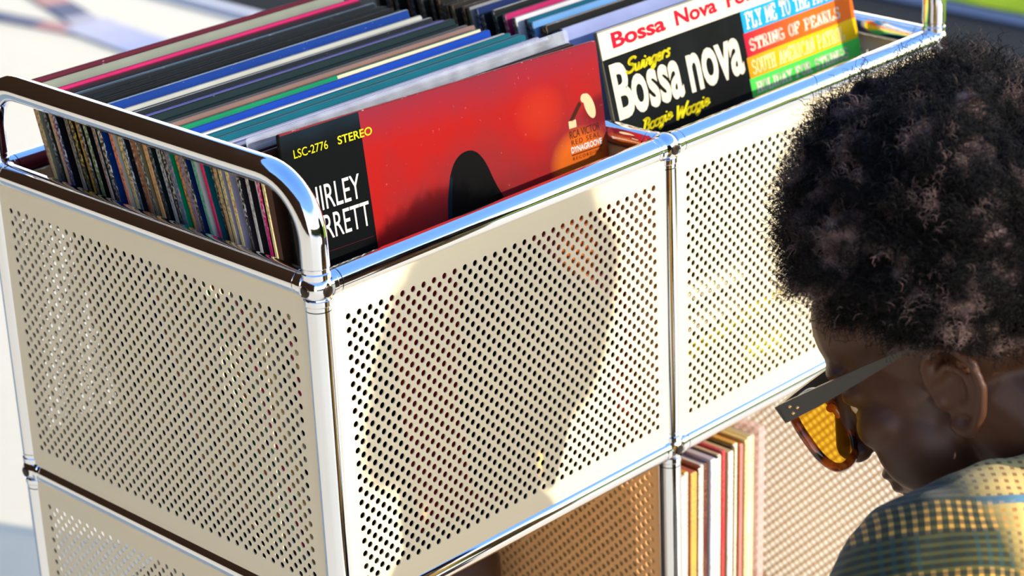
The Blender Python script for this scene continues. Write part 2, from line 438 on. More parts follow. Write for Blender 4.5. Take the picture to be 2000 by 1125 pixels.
def slab_text(body, pen=0.20, aspect=0.62, gap=0.12):
    V = []; F = []; x = 0
    for ch in body:
        if ch == ' ': x += aspect * 0.75; continue
        a = aspect * (0.55 if ch == 'I' else 1.15 if ch == 'M' else 1)
        pls = [[(px * a if ch != 'I' else (px - .5) * .6 + a / 2, py) for px, py in pl] for pl in SLAB[ch]]
        v, f = stroke_geo(pls, pen * aspect, 0.17 * aspect / .62)
        k = len(V); V += [(p[0] + x, p[1]) for p in v]; F += [tuple(i + k for i in q) for q in f]; x += a + gap * aspect
    v = np.array(V); lo, hi = v.min(0), v.max(0); return (v - lo) / (hi - lo), F
def script_text(body, pen=0.13, shear=0.28):
    V = []; F = []; x = 0
    for ch in body:
        pls, adv = SCRIPT[ch]
        v, f = stroke_geo([[(px + shear * py, py) for px, py in pl] for pl in pls], pen * (1.25 if ch.isupper() else 1))
        k = len(V); V += [(p[0] + x, p[1]) for p in v]; F += [tuple(i + k for i in q) for q in f]; x += adv
    v = np.array(V); lo, hi = v.min(0), v.max(0); return (v - lo) / (hi - lo), F

# ------------------------------------------------------------------ records
LP = 0.315
def sleeve_local(size, th, w=LP, r=0.0018):
    """sleeve box in local coords: x 0..w, y 0..th (front at y=0), z 0..size, corners slightly rounded; slots 0 front 1 spine 2 edge"""
    m = MB()
    def prof(y, ins):
        pts = []
        for cx, cz, a0 in ((w - r, size - r, 0), (r, size - r, 90), (r, r, 180), (w - r, r, 270)):
            for k in range(4):
                a = math.radians(a0 + 30 * k); pts.append((cx + (r - ins) * math.cos(a), y, cz + (r - ins) * math.sin(a)))
        return pts
    e = min(0.0006, th * 0.25)
    rings = [prof(0, e), prof(e, 0), prof(th - e, 0), prof(th, e)]; n = 16
    vs = [p for rg in rings for p in rg]; fs = []; mi = []
    fs.append(tuple(range(n))); mi.append(0)
    for i in range(3):
        for k in range(n):
            fs.append((i * n + k, (i + 1) * n + k, (i + 1) * n + (k + 1) % n, i * n + (k + 1) % n))
            mi.append(1 if 5 <= k <= 9 else 2)
    fs.append(tuple(3 * n + k for k in range(n))[::-1]); mi.append(0)
    for f, q in zip(fs, mi): pass
    k0 = len(m.v); m.v += vs; m.f += [tuple(i + k0 for i in f) for f in fs]; m.m += mi
    return m
def place_record(m, mats, name, x, yb, zb, lean, tilt=0.0, label=None, group=None, spin=0.0):
    o = mesh_obj(name, m.v, m.f, mats, None, m.m, False)
    M = Matrix.Translation((x, yb, zb)) @ Matrix.Rotation(spin, 4, 'Z') @ Matrix.Rotation(-lean, 4, 'X') @ Matrix.Rotation(tilt, 4, 'Y')
    o.matrix_world = M; setp(o, label, 'record', group); return o
class Cover(MB):
    """adds flat print on the front face; u from the left, v from the top, both as fractions of the sleeve width"""
    def __init__(s, size, th): 
        MB.__init__(s); b = sleeve_local(size, th); s.v, s.f, s.m = b.v, b.f, b.m; s.size = size; s.lay = 0.00006
    def poly(s, pts, mi, lift=1):
        s.add([(u * LP, -s.lay * lift, s.size - v * LP) for u, v in pts], [tuple(range(len(pts)))[::-1]], mi)
    def rect(s, u0, v0, u1, v1, mi, lift=1): s.poly([(u0, v0), (u1, v0), (u1, v1), (u0, v1)], mi, lift)
    def geo(s, g, u0, v0, u1, v1, mi, lift=3, skew=0.0):
        """v0 top, v1 bottom of the text box, skew raises the right-hand end"""
        vs, fs = g
        s.add([((u0 + p[0] * (u1 - u0)) * LP, -s.lay * lift, s.size - (v1 + p[1] * (v0 - v1) - skew * p[0]) * LP) for p in vs], fs, mi)

EDGE_W = (205, 200, 188)
# the red cover at the front of the left bin
t = NT('red_cover_print'); b = t.bsdf(0.55, 0, 0.05)
co = t.n('ShaderNodeTexCoord').outputs['Object']; sp = t.n('ShaderNodeSeparateXYZ'); t.l(co, sp.inputs[0])
f = t.noise(9, 3, coord=co); base = t.mix(t.ramp(f, [(0.36, (0, 0, 0, 1)), (0.62, (1, 1, 1, 1))]), ink((140, 62, 64)), ink((184, 40, 36)))
zt = t.math('SUBTRACT', sp.outputs[2], LP - 0.03); base = t.mix(t.math('MULTIPLY', zt, 26, True), base, ink((150, 60, 80)))
def blob(cx, cz, rx, rz, soft):
    a = t.math('POWER', t.math('DIVIDE', t.math('SUBTRACT', sp.outputs[0], cx), rx), 2); c = t.math('POWER', t.math('DIVIDE', t.math('SUBTRACT', sp.outputs[2], cz), rz), 2)
    d = t.math('ADD', t.math('ADD', a, c), t.math('MULTIPLY', t.math('SUBTRACT', f, 0.5), 1.6))
    return t.math('MULTIPLY', t.math('SUBTRACT', 1.0, d), soft, True)
base = t.mix(blob(0.245, LP - 0.040, 0.030, 0.026, 0.7), base, ink((200, 76, 44)))
base = t.mix(blob(0.283, LP - 0.088, 0.034, 0.028, 1.4), base, ink((214, 118, 40)))
base = t.mix(blob(0.268, LP - 0.150, 0.020, 0.040, 1.4), base, ink((226, 130, 50)))
base = t.mix(blob(0.318, LP - 0.052, 0.030, 0.014, 1.6), base, ink((130, 30, 42)))
sc = t.ramp(t.noise(300, 4, coord=co), [(0.66, (0, 0, 0, 1)), (0.74, (1, 1, 1, 1))]); base = t.mix(t.math('MULTIPLY', sc, .18), base, ink((230, 190, 180)))
t.l(base, b.inputs['Base Color']); RED_M = t.m
t = NT('dark_label_print'); b = t.bsdf(0.55, 0, 0.04)
co = t.n('ShaderNodeTexCoord').outputs['Object']; sp = t.n('ShaderNodeSeparateXYZ'); t.l(co, sp.inputs[0])
f = t.noise(26, 4, coord=co); zt = t.math('MULTIPLY', t.math('SUBTRACT', sp.outputs[2], LP - 0.014), 60, True)
t.l(t.mix(t.math('MULTIPLY', zt, t.math('MULTIPLY', f, 1.1)), ink((18, 24, 26)), ink((48, 72, 86))), b.inputs['Base Color']); LABEL_M = t.m  # bluish sky sheen painted in along the label's top edge
c = Cover(LP, 0.0036)
c.poly([(.002, .004), (.229, .001), (.229, .998), (.002, .998)], 3, 1)
# dark rounded silhouette that fills the middle of the cover
sil = [(.448, .303), (.455, .26), (.472, .205), (.49, .178), (.515, .163), (.547, .162), (.572, .178), (.592, .21), (.606, .25), (.632, .30), (.69, .42), (.76, .49), (.866, .568), (1.0 - .004, .70),
       (.95, .77), (.905, .84), (.92, .93), (.935, .997), (.40, .997), (.407, .87), (.40, .72), (.43, .60), (.455, .50), (.45, .40)]
def soften(p, n=2):
    for _ in range(n):
        q = []
        for i in range(len(p)):
            a, b_ = p[i], p[(i + 1) % len(p)]
            q += [(a[0] * .75 + b_[0] * .25, a[1] * .75 + b_[1] * .25), (a[0] * .25 + b_[0] * .75, a[1] * .25 + b_[1] * .75)]
        p = q
    return p
c.poly(soften(sil), 4, 1); c.poly([(.448, .303), (.455, .26), (.472, .205), (.478, .215), (.466, .27), (.462, .303)], 5, 2)
c.poly([(.258, .32), (.30, .30), (.45, .40), (.42, .60), (.39, .80), (.385, .99), (.31, .99), (.29, .6)], 6, 1)
c.geo(text_geo('LSC-2776', 0.005), .033, .041, .130, .060, 7); c.geo(text_geo('STEREO', 0.018), .159, .040, .260, .059, 7)
c.geo(text_geo('SHIRLEY', 0.004), .030, .133, .204, .189, 8); c.geo(text_geo('VERRETT', 0.004), .030, .200, .220, .255, 8)
c.rect(.03, .2805, .222, .2825, 9, 2)
def ell(cx, cy, rx, ry, n=20, rot=0.0):
    o = []
    for i in range(n):
        a = 2 * math.pi * i / n; x, y = rx * math.cos(a), ry * math.sin(a)
        o.append((cx + x * math.cos(rot) - y * math.sin(rot), cy + x * math.sin(rot) + y * math.cos(rot)))
    return o
c.poly(ell(.950, .150, .016, .034, 20, -.35), 10, 2); c.poly(ell(.934, .128, .012, .011), 10, 3)                  # pale emblem, kept generic
c.poly([(.915, .132), (.924, .140), (.886, .176), (.876, .170)], 11, 2); c.rect(.872, .172, .898, .190, 10, 2)
c.geo(text_geo('RCA VICTOR', 0.0), .871, .196, .977, .215, 11); c.geo(text_geo('RED SEAL', 0.0, 0, 1.3), .874, .219, .974, .231, 11)
c.geo(text_geo('DYNAGROOVE', 0.03), .870, .235, .978, .250, 8); c.rect(.870, .2535, .978, .2560, 11, 2); c.geo(text_geo('RECORDING', 0.0, 0, 1.5), .873, .260, .974, .268, 11)
red_mats = [RED_M, card((36, 40, 34), 0.5, (150, 130, 80)), card((150, 60, 60), 0.7, (225, 190, 185)), LABEL_M, card((12, 12, 13)), card((14, 48, 66)), card((150, 40, 44)), card((212, 205, 40)), card((226, 224, 214)), card((84, 30, 44)), card((222, 200, 160)), card((86, 44, 26))]
lean = math.radians(8.9)
place_record(c, red_mats, 'record', 0.0190, 0.0635 - LP * math.sin(lean), Z0 + 0.0845 - LP * math.cos(lean), lean, math.radians(1.9),
             'bright red LP with black title strip and yellow STEREO lettering, front of the left bin')

# the bossa nova cover at the front of the right bin
t = NT('bossa_cover_dark'); b = t.bsdf(0.55, 0, 0.04); t.l(t.mix(t.ramp(t.noise(14, 4), [(.4, (0, 0, 0, 1)), (.7, (1, 1, 1, 1))]), ink((16, 22, 22)), ink((38, 48, 48))), b.inputs['Base Color']); BOS_DK = t.m
def grad_mat(ca, cb, x0, x1):
    t = NT('printed_band'); b = t.bsdf(0.55, 0, 0.05); s = t.n('ShaderNodeSeparateXYZ'); t.l(t.n('ShaderNodeTexCoord').outputs['Object'], s.inputs[0])
    f = t.math('DIVIDE', t.math('SUBTRACT', s.outputs[0], x0), x1 - x0, True); t.l(t.mix(f, ink(ca), ink(cb)), b.inputs['Base Color']); return t.m
c = Cover(LP, 0.0040)
c.rect(.002, .003, .998, .0715, 3); 
XA, XB, XE = .535, .943, .981
for (va, vb, mi, me_) in ((.0715, .130, 4, 8), (.130, .194, 5, 8), (.194, .2495, 6, 9), (.2495, .302, 7, 10)):
    c.rect(XA - (va - .07) * .07, va, .998, vb, mi)
c.rect(.52, .302, .998, .998, 14)
c.geo(text_geo('Bossa', 0.035), .046, .012, .247, .052, 11); c.geo(text_geo('Nova', 0.035), .286, .012, .449, .052, 11); c.geo(text_geo('For', 0.035), .490, .012, .600, .052, 11)
c.geo(text_geo('B', 0.03), .018, .087, .083, .228, 3, 3)
c.geo(text_geo('ossa', 0.028), .079, .130, .270, .229, 3, 4); c.geo(text_geo('nova', 0.028), .296, .130, .512, .230, 3, 4)
c.geo(script_text('Swingers', .16), .070, .086, .248, .140, 12, 6, 0.008)
c.geo(script_text('Boogie', .15), .083, .246, .210, .292, 12, 6, 0.010); c.geo(script_text('Woogie', .15), .218, .244, .356, .294, 12, 6, 0.008)
c.geo(slab_text('FLY ME TO THE MOON', .26), .549, .078, .925, .124, 13); c.geo(slab_text('STRING OF PEARLS', .30), .547, .148, .936, .182, 13)
c.geo(slab_text('SOUTH AMERICAN PATROL', .22, .46), .541, .203, .938, .243, 15); c.geo(slab_text('HOLIDAY FOR STRINGS', .30), .543, .262, .940, .294, 13)
for u0, v0, u1, v1 in ((.06, .69, .36, .745), (.08, .765, .33, .815)): c.rect(u0, v0, u1, v1, 3)            # pale bands low on the cover, seen only through the holes
c.poly([(.05, .85), (.21, .83), (.56, .80), (.57, .83), (.22, .865), (.06, .885)], 12); c.poly([(.305, .885), (.465, .905), (.455, .985), (.30, .955)], 12)
bos_mats = [BOS_DK, card((150, 142, 122), .5, (60, 60, 55)), card((196, 186, 160), .4, (120, 110, 90)), card((240, 230, 205)), card((40, 180, 222)),
            grad_mat((206, 40, 72), (238, 130, 44), XA * LP, .78 * LP), grad_mat((236, 170, 30), (246, 206, 30), XA * LP, .7 * LP), card((110, 222, 108)),
            card((178, 30, 76)), card((136, 62, 30)), card((18, 112, 30)), card((222, 34, 70)), card((238, 222, 38)), card((246, 236, 214)), card((26, 78, 90)), card((255, 246, 190))]
lean = math.radians(13.8)
place_record(c, bos_mats, 'record', 0.3705, 0.0855 - LP * math.sin(lean), Z0 + 0.0692 - LP * math.cos(lean), lean, 0,
             'Bossa nova LP with coloured song title bands at the front of the right bin')

def ordinal(n):
    w = ['zeroth', 'first', 'second', 'third', 'fourth', 'fifth', 'sixth', 'seventh', 'eighth', 'ninth', 'tenth', 'eleventh', 'twelfth', 'thirteenth', 'fourteenth', 'fifteenth', 'sixteenth', 'seventeenth', 'eighteenth', 'nineteenth']
    if n < 20: return w[n]
    if n == 20: return 'twentieth'
    if n < 30: return 'twenty-' + w[n - 20]
    if n == 30: return 'thirtieth'
    if n == 40: return 'fortieth'
    return 'thirty-' + w[n - 30]
# spine, cover, top edge, thickness mm, extra height mm, wear, spine print, names of spine and cover
LEFT = [
 ((226, 206, 140), (186, 186, 208), (205, 205, 222), 3.6, 0.0, .3, (80, 60, 40), 'pale yellow', 'lilac'),
 ((205, 24, 96), (176, 178, 200), (190, 190, 205), 4.2, -3., .2, (240, 200, 200), 'hot pink', 'greyish lilac'),
 ((190, 182, 170), (20, 118, 132), (70, 150, 165), 4.4, 0.5, .2, (60, 50, 50), 'pale grey', 'teal'),
 ((44, 38, 34), (16, 104, 120), (50, 140, 150), 4.0, 0.0, .2, (220, 215, 205), 'black white-lettered', 'deep teal'),
 ((206, 182, 124), (20, 116, 128), (40, 132, 142), 4.4, 1.0, .1, (60, 40, 30), 'cream', 'sea teal'),
 ((216, 192, 128), (214, 214, 214), (214, 208, 200), 4.0, 1.5, .1, (150, 60, 30), 'warm cream', 'white'),
 ((200, 178, 120), (24, 60, 120), (90, 100, 130), 3.0, -2., .3, (60, 40, 30), 'sand', 'dark blue'),
 ((190, 152, 96), (22, 84, 176), (50, 108, 190), 4.6, 2.0, .3, (50, 40, 30), 'tan', 'bright blue'),
 ((40, 36, 32), (150, 140, 130), (160, 60, 60), 3.0, -1., .4, (170, 160, 140), 'thin black', 'grey'),
 ((196, 40, 86), (18, 152, 110), (70, 160, 125), 4.6, 1.5, .2, (120, 20, 40), 'crimson', 'green'),
 ((96, 154, 122), (200, 190, 160), (186, 66, 66), 3.2, -.5, .3, (40, 60, 50), 'mint green', 'cream'),
 ((48, 45, 34), (150, 124, 114), (190, 165, 150), 4.0, 1.0, .5, (190, 180, 150), 'olive black', 'rosy grey'),
 ((150, 122, 128), (98, 92, 92), (150, 140, 135), 4.0, 0.0, .5, (70, 60, 66), 'mauve', 'stone grey'),
 ((196, 136, 72), (28, 52, 56), (44, 66, 68), 4.2, 0.0, .2, (90, 50, 30), 'orange tan', 'dark green'),
 ((64, 96, 116), (32, 58, 62), (46, 72, 74), 4.4, 3.5, .1, (190, 120, 110), 'teal blue', 'bottle green'),
 ((34, 31, 28), (150, 140, 112), (166, 156, 128), 2.8, -1., .5, (200, 190, 170), 'black dotted', 'khaki'),
 ((168, 92, 46), (112, 112, 176), (130, 130, 192), 4.0, 0.5, .2, (60, 40, 30), 'orange brown', 'periwinkle'),
 ((166, 164, 156), (36, 42, 52), (48, 54, 66), 4.0, -1., .3, (60, 60, 60), 'silver grey', 'charcoal'),
 ((30, 30, 30), (40, 50, 60), (196, 196, 186), 3.2, 0.5, .6, (140, 140, 140), 'plain black', 'slate'),
 ((204, 152, 92), (34, 40, 50), (60, 66, 76), 4.0, -1., .5, (90, 60, 40), 'peach', 'ink black'),
 ((208, 122, 86), (190, 190, 180), (206, 206, 196), 3.6, 0.5, .5, (120, 60, 40), 'salmon', 'off-white'),
 ((176, 150, 112), (18, 66, 130), (170, 186, 196), 4.0, -3., .6, (70, 60, 50), 'beige', 'navy blue'),
 ((44, 42, 38), (14, 74, 146), (190, 204, 210), 4.6, 3.0, .7, (200, 190, 170), 'speckled black', 'scuffed royal blue'),
 ((152, 126, 112), (28, 62, 70), (74, 112, 118), 3.6, -1., .4, (60, 50, 46), 'mottled pinkish grey', 'dark teal'),
 ((146, 120, 126), (24, 30, 34), (44, 56, 62), 4.0, 0.0, .4, (60, 50, 60), 'dusty mauve', 'black'),
 ((74, 88, 52), (30, 36, 38), (40, 50, 54), 4.0, 1.0, .3, (190, 190, 160), 'dark green', 'soot black'),
 ((52, 40, 30), (26, 32, 36), (38, 46, 50), 4.0, 0.0, .3, (180, 170, 150), 'dark brown', 'graphite'),
 ((190, 142, 28), (30, 40, 46), (44, 60, 66), 4.6, 0.5, .4, (60, 40, 20), 'ochre yellow', 'blue-black'),
 ((36, 34, 30), (34, 38, 40), (52, 58, 60), 4.0, 0.0, .4, (190, 160, 60), 'black gold-lettered', 'smoke black'),
 ((128, 118, 104), (36, 46, 54), (110, 130, 140), 3.6, 1.0, .6, (50, 46, 40), 'taupe', 'storm grey'),
 ((184, 152, 122), (40, 52, 60), (150, 170, 180), 3.2, 0.0, .5, (80, 60, 50), 'light tan', 'blue grey'),
 ((42, 46, 72), (30, 34, 44), (60, 66, 80), 4.0, -1., .3, (200, 200, 200), 'navy', 'midnight'),
 ((164, 26, 52), (60, 40, 50), (176, 46, 96), 3.6, 0.0, .2, (220, 190, 180), 'scarlet', 'plum'),
 ((192, 164, 120), (196, 50, 112), (206, 66, 122), 4.2, 1.0, .1, (100, 80, 60), 'pale tan', 'magenta'),
 ((36, 36, 38), (60, 66, 64), (90, 96, 92), 3.6, -3., .3, (160, 160, 150), 'matt black', 'iron grey'),
 ((184, 160, 106), (150, 154, 140), (120, 66, 80), 4.2, 3.0, .35, (90, 70, 50), 'straw', 'scratched grey-green'),
 ((124, 30, 48), (110, 40, 60), (126, 62, 80), 3.6, 5.0, .3, (190, 150, 140), 'dark red', 'maroon'),
]
# spines and covers are listed from the front; slim records start the fan behind the red cover
SPN = [(q[0], q[6], q[7]) for q in LEFT]; CVN = [(q[1], q[2], q[3], q[4], q[5], q[8]) for q in LEFT]
SPN[20:20] = [((58, 66, 60), (160, 160, 140), 'lichen grey'), ((150, 96, 60), (60, 40, 30), 'copper'), ((110, 60, 44), (200, 180, 150), 'russet'), ((70, 76, 84), (170, 180, 190), 'gunmetal'), ((214, 186, 120), (90, 60, 40), 'honey')]
CVN[0:0] = [((70, 50, 40), (90, 80, 70), 3.2, -3., .2, 'cocoa'), ((60, 20, 40), (80, 60, 66), 3.2, -3., .2, 'burgundy'), ((50, 50, 52), (90, 90, 92), 3.2, -2., .2, 'gunmetal grey'), ((60, 56, 66), (120, 118, 126), 3.2, -1., .2, 'dim violet'), ((188, 186, 208), (178, 178, 196), 3.4, 0., .2, 'silvery lilac')]
n = len(SPN)
for i in range(n):
    sc_, pc, ns = SPN[i]; cc, ec, th, dz, wear, ncv = CVN[i]
    if i < 11: yb = .0200 + .0038 * i; ln_ = math.radians(9.8 + 7.2 * i / 11); th = min(th, 3.5)
    else: yb = .0630 + (.246 - .0630) * (i - 11) / (n - 12); ln_ = math.radians(17 + rng.uniform(-.25, .25))
    if i >= n - 2: yb += .0035
    th = th / 1000; size = LP + dz / 1000
    m = sleeve_local(size, th); ec = tuple(v * .78 for v in ec)
    mats = [card(cc, wear * .5), spine_mat(sc_, pc, min(1, .35 + wear)), card(ec, wear, (180, 176, 166))]
    if ncv == 'green':                                      # green on the left part, cream on the right
        m = Cover(size, th); m.rect(.52, .002, .998, .6, 3); mats.append(card((226, 214, 184)))
    if ncv == 'white':                                      # printed title strip near the right-hand corner
        m = Cover(size, th); m.rect(.76, .004, .90, .016, 3); mats.append(card((40, 42, 48)))
    if i == n - 1: lab = 'dark red spine LP with maroon edge, rearmost of the left bin'
    else: lab = '%s spine LP, %s cover, %s from the back of left bin' % (ns, ncv, ordinal(n - i))
    place_record(m, mats, 'record', 0.0178 + rng.uniform(-.003, .003), yb, BASE + .0004, ln_, 0, lab, 'records in the left top bin', spin=math.radians(rng.uniform(-.35, .35)))

RIGHT = [
 ((44, 50, 60), (164, 172, 206), (200, 205, 225), 4.0, 0.0, .3, (120, 120, 120), 'slate', 'pale lilac-blue'),
 ((30, 28, 26), (60, 64, 66), (150, 150, 150), 4.0, -4., .4, (110, 100, 90), 'black', 'grey'),
 ((40, 34, 28), (34, 38, 38), (176, 160, 138), 5.0, 0.5, .8, (150, 130, 100), 'dark brown', 'worn tan-edged black'),
 ((50, 44, 36), (40, 46, 50), (120, 110, 96), 4.0, -2., .6, (120, 100, 80), 'umber', 'charcoal'),
 ((24, 60, 74), (120, 164, 204), (150, 190, 220), 4.4, 0.5, .2, (160, 180, 190), 'petrol blue', 'light blue'),
 ((28, 26, 26), (16, 104, 124), (30, 120, 138), 4.4, 1.0, .2, (120, 120, 120), 'coal black', 'teal'),
 ((60, 56, 50), (212, 208, 206), (206, 202, 200), 4.4, 2.0, .2, (160, 150, 140), 'dark grey', 'white'),
 ((70, 70, 66), (150, 150, 146), (160, 160, 156), 3.4, -1., .5, (140, 130, 120), 'ash grey', 'pale grey'),
 ((120, 40, 56), (186, 54, 110), (190, 66, 116), 4.2, 1.0, .2, (200, 180, 170), 'wine red', 'pink'),
 ((28, 32, 30), (28, 46, 44), (40, 58, 56), 4.4, 0.0, .2, (90, 100, 90), 'green-black', 'dark green'),
 ((34, 32, 30), (36, 42, 42), (204, 200, 184), 3.4, 1.5, .7, (140, 140, 130), 'sooty', 'white-edged dark'),
 ((48, 46, 44), (30, 40, 46), (60, 70, 76), 4.0, -2., .5, (150, 140, 130), 'iron', 'steel grey'),
 ((38, 42, 56), (30, 56, 104), (50, 76, 120), 4.4, 1.0, .4, (140, 150, 170), 'midnight blue', 'navy'),
 ((88, 78, 58), (150, 150, 150), (180, 180, 176), 3.6, 0.5, .6, (60, 50, 40), 'khaki', 'silver'),
 ((40, 30, 24), (60, 52, 44), (110, 100, 84), 4.0, 0.0, .6, (120, 90, 60), 'chocolate', 'brown'),
 ((70, 60, 44), (50, 46, 40), (90, 82, 68), 4.0, 1.0, .6, (120, 100, 70), 'olive brown', 'dun'),
 ((34, 26, 22), (40, 36, 32), (70, 64, 56), 4.2, 0.0, .5, (110, 80, 60), 'espresso', 'peat brown'),
 ((46, 50, 38), (34, 36, 30), (60, 60, 50), 4.2, -1., .4, (100, 100, 80), 'moss black', 'moss'),
 ((56, 40, 28), (44, 38, 30), (80, 70, 56), 4.0, 1.0, .5, (130, 100, 70), 'walnut', 'rust brown'),
 ((30, 26, 24), (34, 32, 30), (56, 54, 50), 4.0, 0.0, .4, (90, 80, 70), 'pitch black', 'tar black'),
 ((52, 52, 40), (40, 40, 34), (70, 70, 60), 4.2, 0.0, .4, (110, 110, 90), 'army green', 'drab green'),
 ((40, 32, 26), (30, 28, 26), (54, 50, 46), 4.0, 1.0, .4, (100, 80, 60), 'bark brown', 'black-brown'),
 ((28, 28, 30), (26, 28, 30), (46, 48, 50), 4.2, 0.0, .4, (90, 90, 90), 'jet black', 'jet'),
 ((60, 46, 34), (44, 36, 30), (76, 66, 56), 4.0, 0.5, .5, (120, 90, 60), 'cinnamon', 'cocoa'),
 ((34, 36, 32), (30, 32, 30), (54, 56, 52), 4.2, 0.0, .4, (90, 90, 80), 'basalt', 'basalt grey'),
 ((46, 36, 30), (36, 30, 28), (60, 54, 50), 4.0, 1.0, .4, (100, 80, 60), 'mahogany', 'dark mahogany'),
 ((30, 30, 34), (28, 30, 34), (50, 52, 56), 4.2, 0.0, .4, (90, 90, 100), 'raven', 'raven blue'),
 ((50, 44, 38), (38, 34, 32), (66, 60, 56), 4.2, 0.0, .4, (100, 90, 70), 'mud brown', 'mud'),
]
n = len(RIGHT)
for i, (sc_, cc, ec, th, dz, wear, pc, ns, ncv) in enumerate(RIGHT):
    yb = 0.0300 + (0.240 - 0.0300) * i / (n - 1); th = th / 1000; size = LP + dz / 1000
    mats = [card(cc, wear * .4), spine_mat(sc_, pc, .4 + wear * .5), card(tuple(v * .85 for v in ec), wear, (190, 186, 175))]
    place_record(sleeve_local(size, th), mats, 'record', CW + 0.0185 + rng.uniform(-.003, .004), yb, BASE + .0004, math.radians(17 + rng.uniform(-.3, .3)), 0,
                 '%s spine LP, %s cover, %s behind the bossa nova LP' % (ns, ncv, ordinal(i + 1)), 'records in the right top bin', spin=math.radians(rng.uniform(-.35, .35)))

# a clear plastic sleeve poking up behind the red cover
t = NT('clear_plastic'); tr = t.n('ShaderNodeBsdfTransparent'); tr.inputs[0].default_value = (.9, .92, .95, 1); gl = t.n('ShaderNodeBsdfGlossy'); gl.inputs['Roughness'].default_value = .12
df = t.n('ShaderNodeBsdfDiffuse'); df.inputs[0].default_value = (.8, .83, .88, 1)
m1 = t.n('ShaderNodeMixShader'); t.l(t.math('MULTIPLY', t.noise(60, 4), .38), m1.inputs[0]); t.l(tr.outputs[0], m1.inputs[1]); t.l(df.outputs[0], m1.inputs[2])
m2 = t.n('ShaderNodeMixShader'); m2.inputs[0].default_value = .12; t.l(m1.outputs[0], m2.inputs[1]); t.l(gl.outputs[0], m2.inputs[2]); t.l(m2.outputs[0], t.out.inputs[0])
CLEAR = t.m
lean = math.radians(12)
place_record(sleeve_local(0.322, 0.0016, 0.319), [CLEAR, CLEAR, CLEAR], 'plastic_sleeve', 0.0200, 0.0195, BASE + .0004, lean, 0,
             'clear plastic record sleeve sticking up just behind the red cover')['category'] = 'sleeve'

# records standing with their spines to the front in the lower right bay
LOWER = [((236, 232, 222), 'white'), ((222, 208, 180), 'cream'), ((214, 168, 80), 'yellow'), ((226, 214, 196), 'ivory'), ((206, 196, 190), 'pale grey'), ((98, 50, 38), 'dark brown mottled'),
         ((214, 222, 236), 'pale blue'), ((232, 222, 200), 'eggshell'), ((228, 212, 188), 'sand'), ((206, 64, 70), 'red'), ((236, 230, 216), 'chalk white'), ((88, 80, 62), 'dark olive'),
         ((232, 220, 190), 'buttermilk'), ((212, 130, 124), 'rose'), ((230, 206, 150), 'pale gold'), ((236, 226, 198), 'bone'), ((214, 198, 160), 'wheat')]
x = CW + 0.0098
TOPC = [(236, 220, 180), (230, 180, 90), (210, 130, 110), (150, 90, 70), (226, 214, 200), (120, 110, 140), (214, 205, 214), (90, 80, 90), (226, 200, 170), (226, 110, 120), (220, 196, 160), (120, 104, 70), (236, 190, 110), (220, 150, 90), (236, 210, 150), (226, 206, 150), (230, 220, 200)]
nl = len(LOWER)
for i, (sc_, ns) in enumerate(LOWER):
    th = [.0092, .0050, .0078, .0050, .0046, .0056, .0066, .0050, .0048, .0042, .0066, .0040, .0056, .0044, .0060, .0056, .0050][i]
    z0 = ZB + .0094; m = MB()
    s = sleeve_local(0.3155 + .0012 * math.sin(i * 2.3) + .0002 * i, th, 0.315)
    # spine faces the front: turn the sleeve so that its left edge looks along -Y
    mats = [card(TOPC[i], .3), spine_mat(sc_, (150, 120, 90), .5), card(TOPC[i], .5, (236, 226, 205))]
    o = mesh_obj('record', s.v, s.f, mats, None, s.m, False)
    yoff = 0.0045 + 0.002 * math.sin(i * 1.7)
    o.matrix_world = Matrix.Translation((x + th, yoff, z0)) @ Matrix.Rotation(math.radians(1.2), 4, 'Y') @ Matrix.Rotation(R90, 4, 'Z')
    setp(o, '%s spine LP, %s from the left on the lower right shelf' % (ns, ordinal(i + 1)), 'record', 'records standing on the lower right shelf')
    x += th + .0003
# a rosy clear sleeve at the right-hand end of that row
t = NT('rosy_plastic'); tr = t.n('ShaderNodeBsdfTransparent'); tr.inputs[0].default_value = (1, .92, .92, 1); df = t.n('ShaderNodeBsdfDiffuse'); df.inputs[0].default_value = lin((242, 214, 206))
m1 = t.n('ShaderNodeMixShader'); t.l(t.math('ADD', t.math('MULTIPLY', t.noise(30, 2), .2), .25), m1.inputs[0]); t.l(tr.outputs[0], m1.inputs[1]); t.l(df.outputs[0], m1.inputs[2]); t.l(m1.outputs[0], t.out.inputs[0])
s = sleeve_local(.3225, .0085, .320); o = mesh_obj('plastic_sleeve', s.v, s.f, [t.m, t.m, t.m], None, s.m, False)
o.matrix_world = Matrix.Translation((x + .0095, 0.0030, ZB + .0096)) @ Matrix.Rotation(math.radians(1.2), 4, 'Y') @ Matrix.Rotation(R90, 4, 'Z')
setp(o, 'rosy translucent plastic sleeve at the right end of the lower record row', 'sleeve')

# dark brown leather case in the lower left bay
t = NT('brown_leather'); b = t.bsdf(0.42, 0, 0.5); t.l(t.mix(t.noise(18, 4), lin((40, 22, 14)), lin((74, 42, 28))), b.inputs['Base Color']); t.bump(b, t.noise(260, 3), .25, .0008); LEATHER = t.m
case = empty('leather_case', (.16, .23, ZB + .0095), 'dark brown rounded leather case standing on the lower left shelf', 'case')
bevel_box_obj('case_body', (.030, .120, ZB + .0095), (.294, .335, Z0 - .346), LEATHER, case, .034, 6)
m = MB(); 
m.box((.0285, .222, ZB + .05), (.2955, .232, Z0 - .392)); m.obj('seam_trim', plain((96, 62, 46), .5), case, smooth=False)
m = MB(); m.tube([(.10, .227, Z0 - .348), (.105, .227, Z0 - .334), (.13, .227, Z0 - .328), (.19, .227, Z0 - .328), (.215, .227, Z0 - .334), (.22, .227, Z0 - .348)], .005, 14); m.obj('carry_handle', LEATHER, case)
